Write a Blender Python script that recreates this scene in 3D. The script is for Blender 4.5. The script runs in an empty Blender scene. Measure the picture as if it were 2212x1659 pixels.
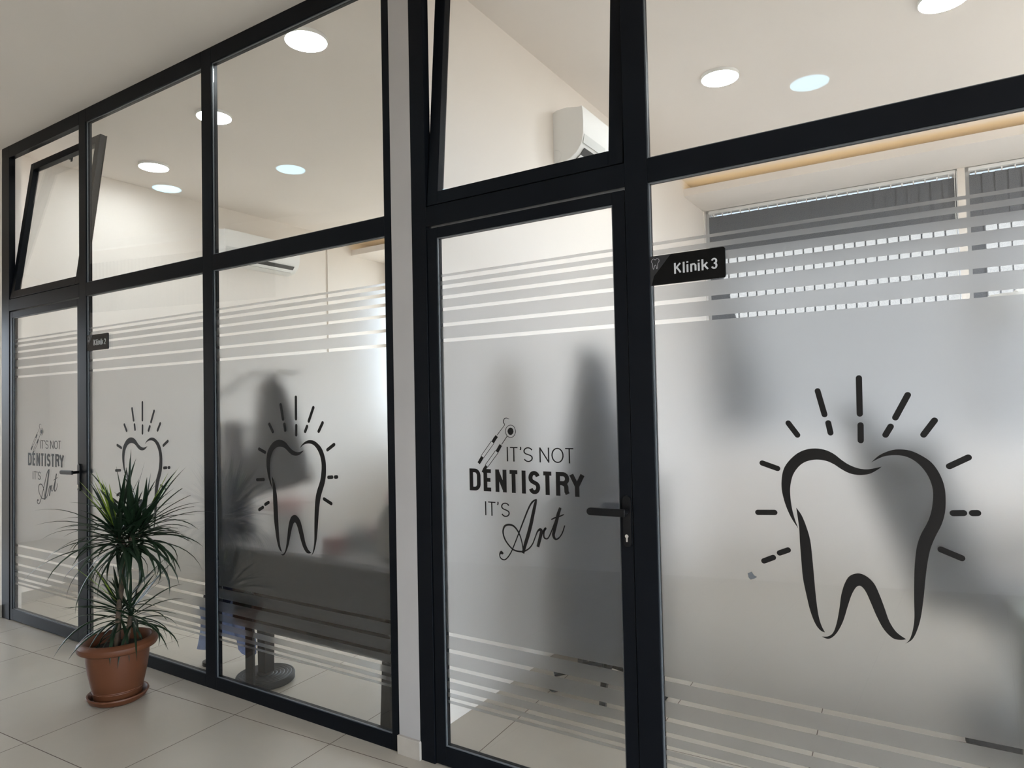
import bpy, bmesh, math, random
from mathutils import Vector, Matrix
random.seed(7)
SC = bpy.context.scene
COL = SC.collection

# ------------------------------------------------------------------ camera
cam_d = bpy.data.cameras.new('camera')
cam_d.sensor_width = 36.0
cam_d.lens = 1460.6 / 2212 * 36.0
cam_d.clip_start = 0.02
cam = bpy.data.objects.new('camera', cam_d)
COL.objects.link(cam)
_yaw, _pit, _rol = math.radians(32.1936), math.radians(1.6456), math.radians(-1.2193)
_f = Vector((-math.sin(_yaw)*math.cos(_pit), math.cos(_yaw)*math.cos(_pit), math.sin(_pit)))
_r = Vector((math.cos(_yaw), math.sin(_yaw), 0))
_u = _r.cross(_f)
_r2 = _r*math.cos(_rol) + _u*math.sin(_rol)
_u2 = _u*math.cos(_rol) - _r*math.sin(_rol)
M = Matrix((_r2, _u2, -_f)).transposed().to_4x4()
M.translation = Vector((0.0335, -2.0987, 1.4067))
cam.matrix_world = M
SC.camera = cam

# ------------------------------------------------------------------ world, sun, exposure
SC.view_settings.view_transform = 'Standard'
SC.view_settings.look = 'None'
SC.view_settings.gamma = 1.0
SC.view_settings.use_curve_mapping = False
SC.view_settings.exposure = 1.12
w = bpy.data.worlds.new('sky'); SC.world = w; w.use_nodes = True
nt = w.node_tree; nt.nodes.clear()
wo = nt.nodes.new('ShaderNodeOutputWorld'); bg = nt.nodes.new('ShaderNodeBackground')
tc = nt.nodes.new('ShaderNodeTexCoord'); sx = nt.nodes.new('ShaderNodeSeparateXYZ')
rp = nt.nodes.new('ShaderNodeValToRGB')
rp.color_ramp.elements[0].position = 0.48; rp.color_ramp.elements[0].color = (0.20, 0.19, 0.17, 1)
rp.color_ramp.elements[1].position = 0.53; rp.color_ramp.elements[1].color = (0.76, 0.87, 1.0, 1)
mr = nt.nodes.new('ShaderNodeMapRange'); mr.inputs[1].default_value = -1; mr.inputs[2].default_value = 1
nt.links.new(tc.outputs['Generated'], sx.inputs[0]); nt.links.new(sx.outputs[2], mr.inputs[0])
nt.links.new(mr.outputs[0], rp.inputs[0]); nt.links.new(rp.outputs[0], bg.inputs[0])
bg.inputs[1].default_value = 6.5
nt.links.new(bg.outputs[0], wo.inputs[0])
sun_d = bpy.data.lights.new('sun', 'SUN'); sun_d.energy = 640.0; sun_d.angle = 0.009; sun_d.color = (1.0, 0.97, 0.92)
sun = bpy.data.objects.new('sun', sun_d); COL.objects.link(sun)
sun.rotation_mode = 'QUATERNION'
sun.rotation_quaternion = Vector((0.12, -0.25, -0.42)).to_track_quat('-Z', 'Y')
sun.location = (0, 8, 9)
ROOM_LAMP = 40.0
HALL_LAMP = 4.5
SC.cycles.max_bounces = 14
SC.cycles.diffuse_bounces = 6
SC.cycles.glossy_bounces = 6
SC.cycles.transmission_bounces = 10
SC.cycles.transparent_max_bounces = 24
SC.cycles.sample_clamp_indirect = 4.0
SC.cycles.caustics_reflective = False
SC.cycles.blur_glossy = 0.5

# ------------------------------------------------------------------ materials
def mat(name, col, rough=0.5, metal=0.0, spec=0.5, noise=None, bump=None, emit=None, coat=0):
    m = bpy.data.materials.new(name); m.use_nodes = True
    n = m.node_tree; b = n.nodes['Principled BSDF']
    b.inputs['Base Color'].default_value = (*col, 1)
    b.inputs['Roughness'].default_value = rough
    b.inputs['Metallic'].default_value = metal
    b.inputs['Specular IOR Level'].default_value = spec
    b.inputs['Coat Weight'].default_value = coat
    if emit:
        b.inputs['Emission Color'].default_value = (*emit[0], 1); b.inputs['Emission Strength'].default_value = emit[1]
    if noise or bump:
        t = n.nodes.new('ShaderNodeTexCoord')
    if noise:                       # noise = (scale, amount)
        x = n.nodes.new('ShaderNodeTexNoise'); x.inputs['Scale'].default_value = noise[0]; x.inputs['Detail'].default_value = 5
        r = n.nodes.new('ShaderNodeMapRange'); r.inputs[1].default_value = 0.3; r.inputs[2].default_value = 0.7
        r.inputs[3].default_value = 1 - noise[1]; r.inputs[4].default_value = 1 + noise[1]
        v = n.nodes.new('ShaderNodeVectorMath'); v.operation = 'SCALE'; v.inputs[0].default_value = col
        n.links.new(t.outputs['Object'], x.inputs['Vector']); n.links.new(x.outputs['Fac'], r.inputs[0])
        n.links.new(r.outputs[0], v.inputs['Scale']); n.links.new(v.outputs[0], b.inputs['Base Color'])
    if bump:
        x = n.nodes.new('ShaderNodeTexNoise'); x.inputs['Scale'].default_value = bump[0]
        bu = n.nodes.new('ShaderNodeBump'); bu.inputs['Strength'].default_value = bump[1]; bu.inputs['Distance'].default_value = 0.002
        n.links.new(t.outputs['Object'], x.inputs['Vector']); n.links.new(x.outputs['Fac'], bu.inputs['Height'])
        n.links.new(bu.outputs[0], b.inputs['Normal'])
    return m

def glass_mat(name, tint):
    m = bpy.data.materials.new(name); m.use_nodes = True; n = m.node_tree; n.nodes.clear()
    o = n.nodes.new('ShaderNodeOutputMaterial'); mx = n.nodes.new('ShaderNodeMixShader')
    tr = n.nodes.new('ShaderNodeBsdfTransparent'); gl = n.nodes.new('ShaderNodeBsdfGlossy')
    fr = n.nodes.new('ShaderNodeFresnel'); ge = n.nodes.new('ShaderNodeNewGeometry'); ma = n.nodes.new('ShaderNodeMath')
    ma.operation = 'MULTIPLY_ADD'; ma.inputs[1].default_value = 1/1.5 - 1.5; ma.inputs[2].default_value = 1.5
    n.links.new(ge.outputs['Backfacing'], ma.inputs[0]); n.links.new(ma.outputs[0], fr.inputs['IOR'])
    tr.inputs[0].default_value = (*tint, 1); gl.inputs['Roughness'].default_value = 0.0
    n.links.new(fr.outputs[0], mx.inputs[0]); n.links.new(tr.outputs[0], mx.inputs[1]); n.links.new(gl.outputs[0], mx.inputs[2])
    n.links.new(mx.outputs[0], o.inputs[0])
    return m

def film_mat():
    m = bpy.data.materials.new('frosted_film'); m.use_nodes = True; n = m.node_tree; n.nodes.clear()
    o = n.nodes.new('ShaderNodeOutputMaterial'); mx = n.nodes.new('ShaderNodeMixShader')
    rf = n.nodes.new('ShaderNodeBsdfRefraction'); df = n.nodes.new('ShaderNodeBsdfDiffuse')
    rf.inputs['Color'].default_value = (0.81, 0.81, 0.815, 1); rf.inputs['Roughness'].default_value = 0.36; rf.inputs['IOR'].default_value = 1.3
    df.inputs['Color'].default_value = (0.62, 0.62, 0.63, 1)
    mx.inputs[0].default_value = 0.05
    n.links.new(rf.outputs[0], mx.inputs[1]); n.links.new(df.outputs[0], mx.inputs[2]); n.links.new(mx.outputs[0], o.inputs[0])
    return m

def blind_mat():
    m = bpy.data.materials.new('blind_fabric'); m.use_nodes = True; n = m.node_tree; n.nodes.clear()
    o = n.nodes.new('ShaderNodeOutputMaterial'); mx = n.nodes.new('ShaderNodeMixShader')
    df = n.nodes.new('ShaderNodeBsdfDiffuse'); tl = n.nodes.new('ShaderNodeBsdfTranslucent')
    t = n.nodes.new('ShaderNodeTexCoord'); x = n.nodes.new('ShaderNodeTexNoise'); x.inputs['Scale'].default_value = 150; x.inputs['Detail'].default_value = 3
    mp = n.nodes.new('ShaderNodeMapping'); mp.inputs['Scale'].default_value = (1, 1, 1.6)
    r = n.nodes.new('ShaderNodeValToRGB')
    r.color_ramp.elements[0].position = 0.36; r.color_ramp.elements[0].color = (0.45, 0.46, 0.48, 1)
    r.color_ramp.elements[1].position = 0.52; r.color_ramp.elements[1].color = (0.86, 0.85, 0.84, 1)
    n.links.new(t.outputs['Object'], mp.inputs[0]); n.links.new(mp.outputs[0], x.inputs['Vector'])
    n.links.new(x.outputs['Fac'], r.inputs[0]); n.links.new(r.outputs[0], tl.inputs[0])
    df.inputs[0].default_value = (0.12, 0.13, 0.15, 1); mx.inputs[0].default_value = 0.27
    n.links.new(df.outputs[0], mx.inputs[1]); n.links.new(tl.outputs[0], mx.inputs[2]); n.links.new(mx.outputs[0], o.inputs[0])
    return m

def tile_mat():
    m = bpy.data.materials.new('floor_tiles'); m.use_nodes = True; n = m.node_tree; b = n.nodes['Principled BSDF']
    t = n.nodes.new('ShaderNodeTexCoord'); mp = n.nodes.new('ShaderNodeMapping'); mp.vector_type = 'TEXTURE'
    mp.inputs['Location'].default_value = (-2.757, -0.124, 0); mp.inputs['Rotation'].default_value = (0, 0, 0.05)
    mp.inputs['Scale'].default_value = (0.592, 0.592, 1)
    br = n.nodes.new('ShaderNodeTexBrick'); br.offset = 0.0; br.squash = 1.0
    br.inputs['Scale'].default_value = 1.0; br.inputs['Brick Width'].default_value = 1.0; br.inputs['Row Height'].default_value = 1.0
    br.inputs['Mortar Size'].default_value = 0.0032; br.inputs['Mortar Smooth'].default_value = 0.1; br.inputs['Bias'].default_value = 0
    br.inputs['Color1'].default_value = (0.40, 0.355, 0.295, 1); br.inputs['Color2'].default_value = (0.425, 0.38, 0.315, 1)
    br.inputs['Mortar'].default_value = (0.09, 0.06, 0.045, 1)
    no = n.nodes.new('ShaderNodeTexNoise'); no.inputs['Scale'].default_value = 2.2; no.inputs['Detail'].default_value = 6; no.inputs['Roughness'].default_value = 0.6
    mr = n.nodes.new('ShaderNodeMapRange'); mr.inputs[1].default_value = 0.3; mr.inputs[2].default_value = 0.7; mr.inputs[3].default_value = 0.93; mr.inputs[4].default_value = 1.05
    vm = n.nodes.new('ShaderNodeVectorMath'); vm.operation = 'SCALE'
    n.links.new(t.outputs['Object'], mp.inputs[0]); n.links.new(mp.outputs[0], br.inputs['Vector'])
    n.links.new(t.outputs['Object'], no.inputs['Vector']); n.links.new(no.outputs['Fac'], mr.inputs[0])
    n.links.new(br.outputs['Color'], vm.inputs[0]); n.links.new(mr.outputs[0], vm.inputs['Scale']); n.links.new(vm.outputs[0], b.inputs['Base Color'])
    rr = n.nodes.new('ShaderNodeMapRange'); rr.inputs[3].default_value = 0.30; rr.inputs[4].default_value = 0.8
    n.links.new(br.outputs['Fac'], rr.inputs[0]); n.links.new(rr.outputs[0], b.inputs['Roughness'])
    return m

def emis(name, col, s):
    m = bpy.data.materials.new(name); m.use_nodes = True; n = m.node_tree; n.nodes.clear()
    o = n.nodes.new('ShaderNodeOutputMaterial'); e = n.nodes.new('ShaderNodeEmission')
    e.inputs[0].default_value = (*col, 1); e.inputs[1].default_value = s; n.links.new(e.outputs[0], o.inputs[0])
    return m

MT = dict(
    wall=mat('wall_paint', (0.80, 0.745, 0.69), 0.7, noise=(1.3, 0.02), bump=(60, 0.08)),
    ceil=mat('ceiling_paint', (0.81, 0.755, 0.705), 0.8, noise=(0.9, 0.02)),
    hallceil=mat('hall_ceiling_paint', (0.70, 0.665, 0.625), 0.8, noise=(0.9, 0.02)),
    pillar=mat('pillar_paint', (0.36, 0.345, 0.335), 0.6, noise=(3, 0.05), bump=(20, 0.2)),
    alu=mat('anthracite_aluminium', (0.0035, 0.0045, 0.0065), 0.36, metal=0.0, spec=0.10, noise=(6, 0.1)),
    bead=mat('grey_glazing_gasket', (0.10, 0.11, 0.12), 0.4),
    glass=glass_mat('clear_glass', (0.985, 0.99, 0.985)),
    winglass=glass_mat('window_glass', (0.96, 0.98, 0.98)),
    film=film_mat(),
    skydimglass=glass_mat('sky_dimming_glass', (0.29, 0.30, 0.31)),  # dark tint added to dim the sky seen past the blinds
    vinyl=mat('black_vinyl', (0.009, 0.008, 0.0075), 0.5, spec=0.15),
    plate=mat('black_acrylic', (0.003, 0.003, 0.003), 0.12, spec=0.12),
    plate2=mat('charcoal_acrylic', (0.025, 0.025, 0.026), 0.25, spec=0.2),
    silver=mat('silver_print', (0.42, 0.42, 0.43), 0.5),
    tile=tile_mat(),
    skirt=mat('beige_ceramic', (0.38, 0.345, 0.30), 0.4, noise=(8, 0.08), bump=(30, 0.2)),
    white=mat('white_plastic', (0.82, 0.82, 0.81), 0.35),
    offwhite=mat('greyish_plastic', (0.66, 0.67, 0.66), 0.4),
    dark=mat('dark_plastic', (0.02, 0.021, 0.024), 0.4),
    black=mat('black_metal', (0.004, 0.004, 0.0045), 0.35, spec=0.2),
    chrome=mat('chrome', (0.6, 0.58, 0.55), 0.25, metal=1.0),
    lamp=emis('lamp_diffuser', (0.90, 0.97, 1.0), ROOM_LAMP),
    halllamp=emis('hall_lamp_diffuser', (0.45, 0.80, 1.0), HALL_LAMP),
    cove=emis('warm_led_strip', (1.0, 0.74, 0.36), 2.2),
    blind=blind_mat(),
    upvc=mat('white_upvc', (0.80, 0.81, 0.82), 0.35),
    terra=mat('terracotta_plastic', (0.105, 0.037, 0.016), 0.5, spec=0.3, noise=(5, 0.08)),
    soil=mat('potting_soil', (0.02, 0.012, 0.008), 0.95, noise=(60, 0.5), bump=(80, 1.0)),
    leaf=mat('dark_leaf', (0.010, 0.022, 0.010), 0.42, spec=0.25, noise=(12, 0.3)),
    young=mat('young_leaf', (0.20, 0.28, 0.03), 0.4, noise=(12, 0.2)),
    bark=mat('cane_bark', (0.065, 0.043, 0.026), 0.8, noise=(40, 0.4), bump=(60, 0.8)),
    deskgrey=mat('sheen_grey_laminate', (0.20, 0.19, 0.195), 0.35),  # lighter grey puts the desk top's reflected light into the colour
    brown=mat('dark_brown_laminate', (0.012, 0.007, 0.006), 0.45, spec=0.15),
    rubber=mat('black_rubber', (0.014, 0.0145, 0.0155), 0.55, spec=0.3),
    navy=mat('navy_cloth', (0.012, 0.013, 0.05), 0.85),
    blue=mat('light_blue_cloth', (0.27, 0.34, 0.56), 0.85, noise=(25, 0.25)),
    greycloth=mat('charcoal_cloth', (0.035, 0.035, 0.045), 0.9),
    red=mat('red_card', (0.24, 0.065, 0.055), 0.5),
    pink=mat('pinkish_fabric', (0.50, 0.26, 0.23), 0.8),
    greybox=mat('grey_green_card', (0.16, 0.17, 0.15), 0.6),
    beige=mat('beige_canvas', (0.22, 0.20, 0.16), 0.8),
    slate=mat('slate_blue_panel', (0.045, 0.05, 0.065), 0.5),
    uphol=mat('dark_grey_upholstery', (0.035, 0.037, 0.042), 0.45),
    stone=mat('outside_render', (0.55, 0.53, 0.50), 0.8),
)

# ------------------------------------------------------------------ mesh helpers
class MB:
    def __init__(s): s.v = []; s.f = []
    def add(s, vs, fs):
        o = len(s.v); s.v += [tuple(x) for x in vs]; s.f += [tuple(i+o for i in f) for f in fs]; return s
    def box(s, x0, x1, y0, y1, z0, z1):
        return s.add([(x0,y0,z0),(x1,y0,z0),(x1,y1,z0),(x0,y1,z0),(x0,y0,z1),(x1,y0,z1),(x1,y1,z1),(x0,y1,z1)],
                     [(0,3,2,1),(4,5,6,7),(0,1,5,4),(1,2,6,5),(2,3,7,6),(3,0,4,7)])
    def prism(s, poly, a, b, axis='y'):
        n = len(poly)
        def P(p, q):
            return {'y': (p[0], q, p[1]), 'x': (q, p[0], p[1]), 'z': (p[0], p[1], q)}[axis]
        vs = [P(p, a) for p in poly] + [P(p, b) for p in poly]
        fs = [tuple(range(n)), tuple(range(2*n-1, n-1, -1))] + [((i+1) % n, i, i+n, (i+1) % n+n) for i in range(n)]
        return s.add(vs, fs)
    def lathe(s, prof, cx=0, cy=0, n=40, closed=False):
        o = []
        for r, z in prof:
            for i in range(n):
                a = 2*math.pi*i/n; o.append((cx+r*math.cos(a), cy+r*math.sin(a), z))
        fs = []
        m = len(prof)
        for j in range(m-1 + (1 if closed else 0)):
            k = (j+1) % m
            for i in range(n):
                fs.append((j*n+i, j*n+(i+1) % n, k*n+(i+1) % n, k*n+i))
        if not closed:
            fs.append(tuple(range(n-1, -1, -1))); fs.append(tuple((m-1)*n+i for i in range(n)))
        return s.add(o, fs)
    def tube(s, pts, rad, n=10):
        pts = [Vector(p) for p in pts]
        rs = rad if isinstance(rad, (list, tuple)) else [rad]*len(pts)
        vs = []; 
        for i, p in enumerate(pts):
            d = (pts[min(i+1, len(pts)-1)] - pts[max(i-1, 0)]).normalized()
            up = Vector((0, 0, 1)) if abs(d.z) < 0.9 else Vector((1, 0, 0))
            a = d.cross(up).normalized(); b = d.cross(a).normalized()
            for k in range(n):
                t = 2*math.pi*k/n; vs.append(p + (a*math.cos(t)+b*math.sin(t))*rs[i])
        m = len(pts); fs = [(j*n+k, j*n+(k+1) % n, (j+1)*n+(k+1) % n, (j+1)*n+k) for j in range(m-1) for k in range(n)]
        fs += [tuple(range(n-1, -1, -1)), tuple((m-1)*n+k for k in range(n))]
        return s.add(vs, fs)
    def build(s, name, m, parent=None, loc=None, smooth=False, bevel=0, label=None, tri=False):
        me = bpy.data.meshes.new(name)
        vs = s.v
        if loc: vs = [(x-loc[0], y-loc[1], z-loc[2]) for x, y, z in vs]
        me.from_pydata(vs, [], s.f); me.update()
        b = bmesh.new(); b.from_mesh(me)
        bmesh.ops.recalc_face_normals(b, faces=b.faces)
        if tri: bmesh.ops.triangulate(b, faces=[f for f in b.faces if len(f.verts) > 4], ngon_method='EAR_CLIP')
        b.to_mesh(me); b.free()
        if smooth:
            for p in me.polygons: p.use_smooth = True
            try: me.set_sharp_from_angle(angle=math.radians(35))
            except Exception: pass
        me.materials.append(MT[m])
        o = bpy.data.objects.new(name, me); COL.objects.link(o)
        if loc: o.location = loc
        if parent: 
            o.parent = parent
            o.location = Vector(o.location) - Vector(parent_world(parent))
        if bevel:
            md = o.modifiers.new('bevel', 'BEVEL'); md.width = bevel; md.segments = 2; md.limit_method = 'ANGLE'
        if label: o['label'] = label
        return o

def parent_world(p):
    v = Vector(p.location)
    while p.parent: p = p.parent; v += Vector(p.location)
    return v

def empty(name, loc=(0, 0, 0)):
    o = bpy.data.objects.new(name, None); COL.objects.link(o); o.location = loc; o.empty_display_size = 0.1; return o
def thing(o, label, cat, group=None):
    o['label'] = label; o['category'] = cat
    if group: o['group'] = group
    return o
def struct(o, label=None):
    o['kind'] = 'structure'
    if label: o['label'] = label
    return o
def copy_tree(o, parent=None):
    c = o.copy(); COL.objects.link(c)
    if parent: c.parent = parent
    for ch in list(o.children): copy_tree(ch, c)
    return c
def smooth_curve(pts, closed=False, k=5, tips=()):
    """Catmull-Rom through pts; tips = indices kept sharp"""
    n = len(pts); out = []
    rng = n if closed else n-1
    for i in range(rng):
        p1 = pts[i]; p2 = pts[(i+1) % n]
        p0 = pts[i-1] if (closed or i > 0) and i not in tips else p1
        j = (i+1) % n
        p3 = pts[(i+2) % n] if (closed or i+2 < n) and j not in tips else p2
        for t in range(k):
            u = t/k
            out.append(tuple(0.5*((2*b)+(-a+c)*u+(2*a-5*b+4*c-d)*u*u+(-a+3*b-3*c+d)*u**3) for a, b, c, d in zip(p0, p1, p2, p3)))
    if not closed: out.append(pts[-1])
    return out
LAY = [0]
def ribbon(mb, pts, wx, wz=None, y0=0.0112, y1=0.0118, ext=0.0):
    """flat stroke in the x-z plane with slight thickness; pts (x,z) or (x,z,w)"""
    P = [Vector((p[0], p[1])) for p in pts]; W = [p[2] if len(p) > 2 else None for p in pts]
    n = len(P); L = []; R = []
    LAY[0] += 1; y0 = y0 - 0.000012*(LAY[0] % 40)
    for i in range(n):
        d0 = (P[i]-P[i-1]).normalized() if i > 0 else None
        d1 = (P[i+1]-P[i]).normalized() if i < n-1 else None
        if d0 is None: d0 = d1
        if d1 is None: d1 = d0
        t = (d0+d1); t = t.normalized() if t.length > 1e-6 else d0
        nn = Vector((-t.y, t.x)); mit = 1/max(0.5, math.sqrt(max(0.0, (1+d0.dot(d1))/2)))
        if W[i] is not None: off = nn*(W[i]/2)
        else:
            off = Vector((nn.x*wx/2, nn.y*(wz or wx)/2))*mit
        p = P[i].copy()
        if i == 0: p -= d0*ext
        if i == n-1: p += d1*ext
        L.append(p+off); R.append(p-off)
    for i in range(n-1):
        mb.prism([tuple(L[i]), tuple(L[i+1]), tuple(R[i+1]), tuple(R[i])], y0, y1)

# ------------------------------------------------------------------ room shell
ZC, ZR = 3.278, 3.364        # hall ceiling, clinic ceiling
XL, XM = -5.78, -1.834       # left clinic wall face, wall between the clinics (right face)
XR = 2.30
struct(MB().box(-8.6, 3.3, -5.6, 4.7, -0.12, 0.0).build('floor', 'tile'))
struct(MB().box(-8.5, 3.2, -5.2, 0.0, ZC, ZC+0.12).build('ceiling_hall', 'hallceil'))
struct(MB().box(XL-0.1, XM-0.05, 0.0, 4.35, ZR, ZR+0.15).build('ceiling_left_clinic', 'ceil'))
struct(MB().box(XM-0.05, XR+0.1, 0.0, 4.80, ZR, ZR+0.15).build('ceiling_right_clinic', 'ceil'))
struct(MB().box(-5.9, 3.2, 0.0, 0.10, ZC, ZR).build('trim_header', 'wall'))
struct(MB().box(XL-0.12, XL, 0.06, 4.6, 0, ZR).build('wall_left', 'wall'))
struct(MB().box(XM-0.10, XM, 0.045, 4.8, 0, ZR).build('wall_middle', 'wall'))
struct(MB().box(-1.8633, -1.7543, 0.0, 0.075, 0, ZC).build('wall_pillar', 'pillar'))
struct(MB().box(XR, XR+0.1, 0.0, 1.2, 0, ZR).box(XR, XR+0.1, 3.7, 4.8, 0, ZR).box(XR, XR+0.1, 1.2, 3.7, 0, 0.95).box(XR, XR+0.1, 1.2, 3.7, 3.05, ZR).build('wall_right', 'wall'))  # unseen opening added to let daylight into the right clinic
struct(MB().box(-8.5, -5.5066, 0.0, 0.12, 0, ZC).box(-10.8, -8.5, 0.0, 0.12, 0, 4.2).build('wall_outer_and_sun_block', 'wall'))  # taller stretch past the hall end is added to block the sun
struct(MB().box(1.75, 3.2, 0.0, 0.12, 0, ZC).build('wall_outer_right', 'wall'))
# hall: skewed wall opposite the glass, and its two ends
sl = -0.24
def hy(x): return -2.29 + sl*(x+5.49)
struct(MB().prism([(-8.5, hy(-8.5)), (3.2, hy(3.2)), (3.2, hy(3.2)-0.12), (-8.5, hy(-8.5)-0.12)], 0, ZC, 'z').build('wall_opposite', 'wall'))
struct(MB().prism([(-8.5, hy(-8.5)), (-4.2, hy(-4.2)), (-4.2, hy(-4.2)+0.06), (-8.5, hy(-8.5)+0.06)], 3.19, ZC, 'z').build('trim_cornice', 'white'))
mb = MB()
x = -5.50
while x > -7.9:
    mb.prism([(x, hy(x)), (x-0.028, hy(x-0.028)), (x-0.028, hy(x-0.028)+0.03), (x, hy(x)+0.03)], 2.51, 3.05, 'z'); x -= 0.05
o = mb.build('wall_panel', 'beige'); thing(o, 'fluted panel on the hall wall, mirrored faintly in the upper left glass', 'wall panel')
struct(MB().box(3.2, 3.3, -5.3, -4.2, 0, ZC).box(3.2, 3.3, -0.6, 0.2, 0, ZC).box(3.2, 3.3, -4.2, -0.6, 2.95, ZC).build('wall_daylight_gap', 'wall'))  # unseen right end of the hall, left open to add daylight
struct(MB().box(-8.6, -8.5, -1.9, -1.0, 0, ZC).box(-8.6, -8.5, -1.0, 0.2, 2.4, ZC).build('wall_end', 'wall'))  # opening at the unseen left end, added to light hall and pot
# skirtings
struct(MB().box(-1.8660, -1.7500, -0.012, 0.0, 0, 0.074).box(-1.7540, -1.7490, -0.012, 0.03, 0, 0.070).build('baseboard_pillar', 'skirt', bevel=0.0015))
struct(MB().box(-8.5, -5.5066, -0.012, 0.0, 0, 0.085).build('baseboard_outer', 'skirt', bevel=0.0015))
struct(MB().box(XL, XL+0.01, 0.06, 4.2, 0, 0.08).build('baseboard_left', 'skirt'))

# back walls with window openings
def back(name, x0, x1, yf, yb, wins, wz0, wz1):
    m = MB(); xs = x0
    for a, b in wins:
        if a > xs+0.001: m.box(xs, a, yf, yb, 0, ZR)
        m.box(a, b, yf, yb, 0, wz0); m.box(a, b, yf, yb, wz1, ZR); xs = b
    if xs < x1: m.box(xs, x1, yf, yb, 0, ZR)
    struct(m.build(name, 'wall'))
back('wall_back', XM, XR, 4.42, 4.70, [(XM+0.005, 0.222), (0.274, 2.05)], 0.95, 3.245)
back('wall_back_left', XL, XM-0.10, 4.24, 4.50, [(-5.60, -3.95), (-3.70, -2.6)], 0.95, 3.20)
wn = [0]
def rear_window(x0, x1, y, z0, z1, g='winglass'):
    wn[0] += 1
    r = struct(empty('window_%d' % wn[0], ((x0+x1)/2, y, z0)))
    m = MB().box(x0, x0+0.035, y-0.03, y+0.03, z0, z1).box(x1-0.035, x1, y-0.03, y+0.03, z0, z1)
    m.box(x0+0.035, x1-0.035, y-0.03, y+0.03, z0, z0+0.05).box(x0+0.035, x1-0.035, y-0.03, y+0.03, z1-0.018, z1)
    m.build('window_frame', 'upvc', r, bevel=0.003)
    MB().box(x0+0.035, x1-0.035, y-0.004, y+0.004, z0+0.05, z1-0.018).build('glass_pane', g, r)
rear_window(XM+0.005, 0.222, 4.53, 0.95, 3.245, 'skydimglass')
rear_window(0.274, 2.05, 4.53, 0.95, 3.245, 'skydimglass')
rear_window(-5.60, -3.95, 4.35, 0.95, 3.20)
rear_window(-3.70, -2.6, 4.35, 0.95, 3.20)

# vertical blinds
def blind(x0, x1, y, z0, zt, lab, seed):
    rnd = random.Random(seed)
    r = thing(empty('vertical_blind', (x0, y, z0)), lab, 'blind', None)
    MB().box(x0, x1, y-0.02, y+0.02, zt+0.030, zt+0.058).build('head_rail', 'upvc', r, bevel=0.002)
    n = round((x1-x0-0.01)/0.0835); pt = (x1-x0-0.092)/(n-1)
    cm = MB().box(-0.004, 0.004, -0.003, 0.003, -0.001, 0.030)
    sm = MB().box(-0.0458, 0.0458, -0.0006, 0.0006, 0, zt-z0-0.002)
    first = None
    for i in range(n):
        xc = x0+0.046+i*pt
        if first is None:
            s = sm.build('slat', 'blind', r); first = s
            k = cm.build('carrier', 'white', s); ck = k
            k.location = (0, 0, zt-z0)
        else:
            s = first.copy(); COL.objects.link(s); s.parent = r
            k = ck.copy(); COL.objects.link(k); k.parent = s
        s.location = Vector((xc, y, z0+0.002)) - Vector(r.location)
        s.rotation_euler.z = 0.13+rnd.uniform(-0.015, 0.015)
    m = MB().tube([(x1-0.01, y-0.045, zt+0.04), (x1-0.01, y-0.045, 1.3)], 0.0025, 6).tube([(x1+0.005, y-0.045, zt+0.04), (x1+0.005, y-0.045, 1.3)], 0.0025, 6)
    m.build('pull_cord', 'white', r)
blind(XM+0.045, 0.212, 4.45, 0.97, 3.165, 'grey vertical blind behind the Klinik 3 plate, its lower part sunlit', 1)
blind(0.30, 2.02, 4.45, 0.97, 3.165, 'grey vertical blind in the rear window at the far right edge', 2)
#blind(-5.58, -3.98, 4.27, 0.97, 3.12, 'vertical blind behind the left clinic at its far corner', 3)
#blind(-3.83, -2.24, 4.27, 0.97, 3.12, 'vertical blind on the rear wall of the left clinic nearer the pillar', 4)

struct(MB().box(-6.2, -1.9, 4.5, 5.7, 3.22, 3.36).build('trim_sun_shield', 'stone'))  # unseen slab added to keep direct sun out of the left clinic
# light coves on the back walls
def cove(x0, x1, yf, yb, z0, lab):
    r = thing(empty('light_cove', ((x0+x1)/2, yf, z0)), lab, 'light cove')
    m = MB().box(x0, x1, yf, yf+0.02, z0, z0+0.066).box(x0, x1, yf+0.02, yb, z0, z0+0.018)
    m.build('cove_shelf', 'ceil', r)
    MB().box(x0+0.02, x1-0.02, yf+0.07, yf+0.085, z0+0.018, z0+0.026).build('led_strip', 'cove', r, label='warm yellow light strip')
cove(XM, XR, 3.82, 4.42, 3.226, 'ceiling light cove glowing warm yellow above the window with grey blinds')
cove(XL, XM-0.10, 3.62, 4.24, 3.19, 'ceiling light cove at the back of the left clinic, yellow end showing beside the pillar')
struct(MB().box(XL, XL+0.012, 3.25, 3.62, 0.0, ZR).build('trim_pilaster', 'wall'))

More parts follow.
